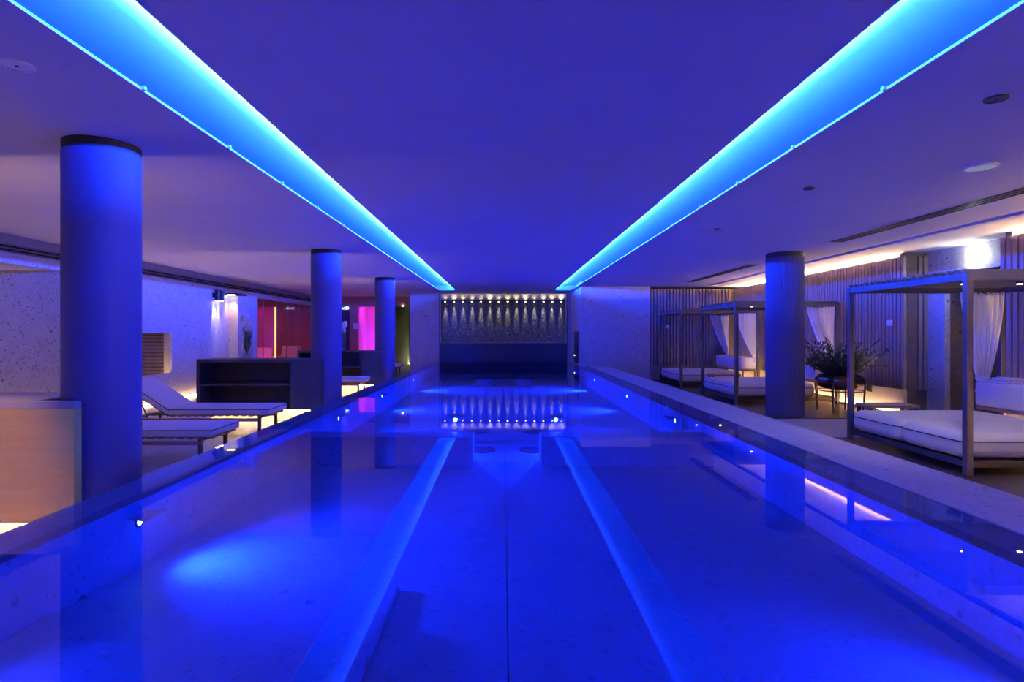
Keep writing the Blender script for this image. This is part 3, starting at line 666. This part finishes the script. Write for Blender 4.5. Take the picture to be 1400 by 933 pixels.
def side_table(loc, w, lab):
    o = thing('side_table', lab, 'table', loc, 'low side tables by the daybeds')
    obj('top', box(0, w, 0, 0.34, 0.38, 0.42), M['iroko'], o, bevel=0.004)
    for x in (0.02, w-0.055):
        for y in (0.02, 0.285): obj('leg', box(x, x+0.035, y, y+0.035, 0, 0.38), M['metal'], o)
side_table((4.98, 7.72, 0), 0.68, 'low wooden side table behind the mattress of the nearest daybed')
side_table((4.98, 13.55, 0), 0.68, 'low wooden side table between the two far daybeds')

# ================================================================== planter
def planter(loc):
    o = thing('potted_plant', 'wide bronze bowl planter on tall legs filled with a dark bushy shrub', 'plant', loc)
    prof = [(0.05, 0.40), (0.22, 0.41), (0.34, 0.455), (0.39, 0.53), (0.375, 0.615), (0.32, 0.665), (0.305, 0.665), (0.31, 0.62), (0.05, 0.60)]
    b = obj('bowl', MB().lathe(0, 0, prof, 40), M['bowl'], o, smooth=True)
    for a in (45, 135, 225, 315):
        c, s = math.cos(math.radians(a)), math.sin(math.radians(a))
        obj('leg', MB().tube([(0.36*c, 0.36*s, 0), (0.395*c, 0.395*s, 0.45), (0.39*c, 0.39*s, 0.60)], 0.016, 6), M['metal'], o)
    obj('stretcher', MB().tube([(0.372*math.cos(2*PI*i/24), 0.372*math.sin(2*PI*i/24), 0.385) for i in range(24)], 0.010, 6, closed=True), M['metal'], o)
    obj('soil', MB().cyl(0, 0, 0.60, 0.635, 0.305, 32), M['soil'], o)
    rnd = random.Random(5); stems = MB(); lv = MB()
    for k in range(130):
        az = rnd.uniform(0, 2*PI); el = rnd.uniform(0.5, 1.45) if k > 25 else rnd.uniform(0.5, 0.95)
        L = rnd.uniform(0.35, 0.80) if k > 25 else rnd.uniform(0.75, 1.05)
        p0 = Vector((0.18*math.cos(az)*rnd.random(), 0.18*math.sin(az)*rnd.random(), 0.62))
        d = Vector((math.cos(az)*math.cos(el), math.sin(az)*math.cos(el), math.sin(el)))
        if d.x*L > 0.42: d.x = 0.42/L; d.z += 0.15; d.normalize()
        pts = []
        n = 7
        for i in range(n):
            t = i/(n-1); pts.append(p0+d*L*t+Vector((0, 0, -0.10*t*t*(1 if k > 25 else 1.2))))
        if pts[-1].x > 0.60: continue
        stems.tube(pts, 0.006, 4, 0.002)
        for i in range(1, n):
            for q in range(7):
                bpt = pts[i-1].lerp(pts[i], q/7)
                dd = Vector((rnd.gauss(0, 1), rnd.gauss(0, 1), rnd.gauss(0.25, 0.7))); dd = (dd.normalized()+d*0.9).normalized()
                up = Vector((rnd.gauss(0, .5), rnd.gauss(0, .5), 1)); sd = dd.cross(up).normalized()
                l = rnd.uniform(0.05, 0.10); wd = l*0.13
                lv.add([bpt, bpt+dd*l*0.45+sd*wd, bpt+dd*l, bpt+dd*l*0.45-sd*wd], [(0, 1, 2, 3)])
    obj('stems', stems, M['bark'], o)
    f = obj('foliage', lv, M['leaf'], o); f['kind'] = 'stuff'
planter((6.00, 10.15, 0))
# ================================================================== orchids in glass cylinders
def orchid(loc, lab, seed):
    o = thing('orchid_vase', lab, 'vase', loc, 'orchid vases on the counters')
    rnd = random.Random(seed)
    obj('glass_cylinder', MB().lathe(0, 0, [(0.001, 0.002), (0.082, 0.002), (0.085, 0.02), (0.085, 0.56), (0.080, 0.56), (0.080, 0.02), (0.001, 0.016)], 28), M['glass'], o, smooth=True)
    peb = MB()
    for k in range(60):
        a = rnd.uniform(0, 2*PI); r = 0.07*math.sqrt(rnd.random()); peb.lathe(r*math.cos(a), r*math.sin(a), [(0.001, 0.015+0.05*rnd.random()), (0.010, 0.035), (0.001, 0.055)], 5)
    g = obj('pebbles', peb, M['white'], o); g['kind'] = 'stuff'
    fl_i = 0
    for k in range(4):
        a = k*PI/2+0.5; x, y = 0.03*math.cos(a), 0.03*math.sin(a); X2, Y2 = 0.055*math.cos(a+0.5), 0.055*math.sin(a+0.5)
        pts = [(x, y, 0.05), (x*1.2, y*1.2, 0.3), (X2, Y2, 0.55), (X2*1.3, Y2*1.3, 0.66)]
        obj('stem', MB().tube(pts, 0.005, 5), M['orchid_leaf'], o)
        for q in range(4):
            c = Vector((X2*1.2+rnd.gauss(0, 0.025), Y2*1.2+rnd.gauss(0, 0.025), 0.50+q*0.055+rnd.gauss(0, .012)))
            nrm = Vector((X2*8+rnd.gauss(0, .3), Y2*8-0.5+rnd.gauss(0, .3), 0.1)).normalized(); u = nrm.cross(Vector((0, 0, 1))).normalized(); v = nrm.cross(u)
            m = MB()
            for pI in range(5):
                th = pI*2*PI/5+0.3; d = u*math.cos(th)+v*math.sin(th); s = u*math.cos(th+PI/2)+v*math.sin(th+PI/2)
                m.add([c, c+d*0.030+s*0.024+nrm*0.003, c+d*0.056+nrm*0.008, c+d*0.030-s*0.024+nrm*0.003], [(0, 1, 2, 3)])
            obj('flower', m, M['petal'], o)
    for k in range(24):
        a = rnd.uniform(0, 2*PI); z = rnd.uniform(0.08, 0.36); r = 0.02
        b = Vector((r*math.cos(a), r*math.sin(a), z)); d = Vector((math.cos(a)*0.25, math.sin(a)*0.25, 1)).normalized(); s = d.cross(Vector((math.cos(a), math.sin(a), 0))).normalized()
        L = rnd.uniform(0.12, 0.2)
        obj('leaf', MB().add([b, b+d*L*0.5+s*0.032, b+d*L+Vector((math.cos(a)*.015, math.sin(a)*.015, 0)), b+d*L*0.5-s*0.032], [(0, 1, 2, 3)]), M['orchid_leaf'], o)
orchid((-4.23, 9.40, 0.986), 'white orchids in a tall glass cylinder on the nearer shelf counter', 3)
orchid((-3.92, 13.85, 0.986), 'white orchids in a tall glass cylinder on the far counter', 4)

# ================================================================== wall and ceiling fittings
sc = thing('wall_sconce', 'pair of black cylinder downlights on the left stone wall beside the lit pilaster', 'wall lamp', (XL, 13.55, 2.18))
obj('back_plate', box(0, 0.02, -0.05, 0.29, 0.08, 0.18), M['metal'], sc)
for y in (0.02, 0.22):
    c = obj('cylinder', MB().cyl(0.085, y, 0, 0.26, 0.055, 20), M['metal'], sc)
    obj('lens', MB().cyl(0.085, y, -0.004, 0, 0.042, 16), M['spot_lens'], c)
    light('SPOT', 'beam', (0.07, y, -0.02), 70, (1, 0.86, 0.72), sc, aim=(-0.22, 0, -1), spot_size=0.62, spot_blend=0.7, shadow_soft_size=0.02)
lp = thing('wall_lamp', 'glaring white wall lamp over the recessed doorway', 'wall lamp', (7.17, 8.62, 2.57))
obj('base', box(-0.03, 0, -0.05, 0.05, -0.04, 0.04), M['white'], lp, bevel=0.006)
obj('diffuser', box(-0.09, -0.03, -0.09, 0.09, -0.06, 0.06), M['lamp_white'], lp, bevel=0.02, seg=3)
def plate(name, loc, sx, sy, sz, lab, cat, mat='white'):
    o = thing(name, lab, cat, loc); obj('plate', box(-sx, sx, -sy, sy, -sz, sz), M[mat], o, bevel=0.003)
    return o
p1 = plate('light_switch', (6.705, 9.87, 1.58), 0.012, 0.06, 0.05, 'square white switch plate on the slat wall above the planter', 'switch')
obj('rocker', box(-0.018, -0.012, -0.03, 0.03, -0.03, 0.03), M['white'], p1)
p2 = plate('light_switch', (4.79, 16.60, 1.59), 0.05, 0.012, 0.05, 'small switch plate on the slat wall behind the farthest daybed', 'switch')
obj('rocker', box(-0.03, 0.03, -0.018, -0.012, -0.03, 0.03), M['white'], p2)
p3 = plate('wall_sign', (-5.46, 21.085, 1.67), 0.11, 0.012, 0.11, 'small pale square plate on the clay wall beside the magenta opening', 'plate')
obj('rim', MB().box(-0.12, 0.12, 0.002, 0.012, -0.12, 0.12), M['post'], p3)
p4 = plate('power_socket', (6.728, 10.45, 0.39), 0.012, 0.055, 0.06, 'dark socket with plugs on the beige plinth right of the planter', 'socket', 'metal')
for y in (-0.025, 0.025): obj('plug', box(-0.05, -0.012, y-0.018, y+0.018, -0.02, 0.04), M['black'], p4)
def at_ceil(px, py):
    Y = 1.37*777.8/(456-py); return ((px-688)/777.8*Y, Y)
for px, py, r, mt, lab in ((23, 88, 0.075, 'white', 'round white speaker grille in the left ceiling at the top left corner'), (1341, 228, 0.12, 'white', 'pale round speaker grille in the right ceiling above the nearest daybed'), (1362, 134, 0.06, 'post', 'small dark round detector in the right ceiling at the top right'), (1106, 257, 0.05, 'post', 'small round detector in the right ceiling halfway to the column'), (981, 313, 0.05, 'post', 'tiny round detector in the right ceiling near the blue light slot')):
    X, Y = at_ceil(px, py)
    o = thing('ceiling_speaker' if mt == 'white' else 'smoke_detector', lab, 'speaker' if mt == 'white' else 'detector', (X, Y, CZ-0.012))
    obj('ring', MB().lathe(0, 0, [(r*0.85, 0), (r, 0), (r, 0.012), (r*0.85, 0.012)], 28), M[mt], o)
    obj('grille', MB().cyl(0, 0, 0.003, 0.012, r*0.85, 28), M[mt], o)
    obj('centre_dot', MB().cyl(0, 0, -0.001, 0.003, r*0.12, 12), M['metal'], o)
    if px == 1341:
        o.name = 'ceiling_downlight'; o['category'] = 'downlight'; o['label'] = 'pale glowing round downlight in the right ceiling above the nearest daybed'
        obj('lens', MB().cyl(0, 0, -0.0015, 0.0025, r*0.84, 28), M['dim_lens'], o)
        light('SPOT', 'beam', (0, 0, -0.02), 90, (1, 0.93, 0.88), o, aim=(0.30, 0.35, -1), spot_size=2.2, spot_blend=0.9, shadow_soft_size=0.12)
for y0, y1, lab in ((2.2, 8.52, 'long black linear air diffuser in the right ceiling above the nearest daybed'), (11.3, 15.2, 'shorter black linear air diffuser in the right ceiling above the far daybeds')):
    o = thing('air_diffuser', lab, 'air vent', (4.88, y0, CZ-0.004), 'linear diffusers in the right ceiling')
    obj('frame', MB().box(-0.01, 0, 0, y1-y0, 0, 0.004).box(0.20, 0.21, 0, y1-y0, 0, 0.004), M['post'], o)
    for k in range(3): obj('slot', box(0.0+k*0.07, 0.052+k*0.07, 0, y1-y0, 0.001, 0.004), M['black'], o)
    for k in range(2): obj('blade', box(0.052+k*0.07, 0.07+k*0.07, 0, y1-y0, 0, 0.004), M['post'], o)
# chairs behind the glass
def lounge_chair(loc, rz, lab):
    o = thing('lounge_chair', lab, 'chair', loc, 'pale chairs behind the glass', rz)
    obj('seat', box(-0.33, 0.33, -0.35, 0.35, 0.28, 0.40), M['fabric'], o, bevel=0.03, seg=3)
    Rm = Matrix.Translation((0, 0.33, 0.36)) @ Matrix.Rotation(-0.35, 4, 'X')
    obj('backrest', MB().box(-0.33, 0.33, -0.05, 0.07, 0, 0.62, Rm), M['fabric'], o, bevel=0.03, seg=3)
    for x in (-0.29, 0.25):
        for y in (-0.3, 0.26): obj('leg', box(x, x+0.04, y, y+0.04, 0, 0.28), M['metal'], o)
lounge_chair((-7.55, 17.35, 0), 0.1, 'pale lounge chair in pink light behind the glass, left one')
lounge_chair((-7.62, 20.1, 0), 0.1, 'pale lounge chair in amber light behind the glass, right one')
o = thing('low_table', 'small pale round table between the two chairs behind the glass', 'table', (-7.5, 18.9, 0))
obj('top', MB().cyl(0, 0, 0.60, 0.64, 0.30, 32), M['white'], o); obj('stem', MB().cyl(0, 0, 0.02, 0.60, 0.03, 16), M['metal'], o); obj('foot', MB().cyl(0, 0, 0, 0.02, 0.18, 24), M['metal'], o)

# ================================================================== LED profiles along the left side
lp2 = struct('baseboard_left', MB().box(XL-0.001, XL+0.012, 9.2, 15.98, 0, 0.06), M['plinth'])
obj('led_strip', box(XL+0.014, XL+0.03, 9.3, 15.9, 0.03, 0.045), M['base_led'], lp2)
pb = struct('baseboard_passage', box(-10.9, -7.26, 8.85, 8.87, 0, 0.06), M['plinth'])
obj('led_strip', box(-10.8, -6.95, 8.82, 8.845, 0.03, 0.05), M['passage_led'], pb)
pb2 = struct('baseboard_passage_back', box(-11.0, -10.98, YB+0.1, 8.8, 0, 0.06), M['plinth'])
obj('led_strip', box(-10.97, -10.95, YB+0.2, 8.7, 0.03, 0.05), M['passage_led'], pb2)

# warm downlights added out of the frame to brighten the near counter front
for x in (-3.6, -4.8):
    o = thing('added_downlight', 'added unseen warm downlight in the left ceiling before the near counter, %s one' % ('right' if x > -4 else 'left'), 'downlight', (x, 2.5, CZ-0.008), 'added downlights over the near bay')
    obj('ring', MB().lathe(0, 0, [(0.04, 0), (0.055, 0), (0.055, 0.008), (0.04, 0.008)], 24), M['white'], o)
    obj('lens', MB().cyl(0, 0, 0.002, 0.006, 0.04, 24), M['spot_lens'], o)
    light('SPOT', 'beam', (0, 0, -0.02), 260, (1, 0.60, 0.24), o, aim=(0, 1.33, -2.35), spot_size=0.62, spot_blend=0.8, shadow_soft_size=0.05)
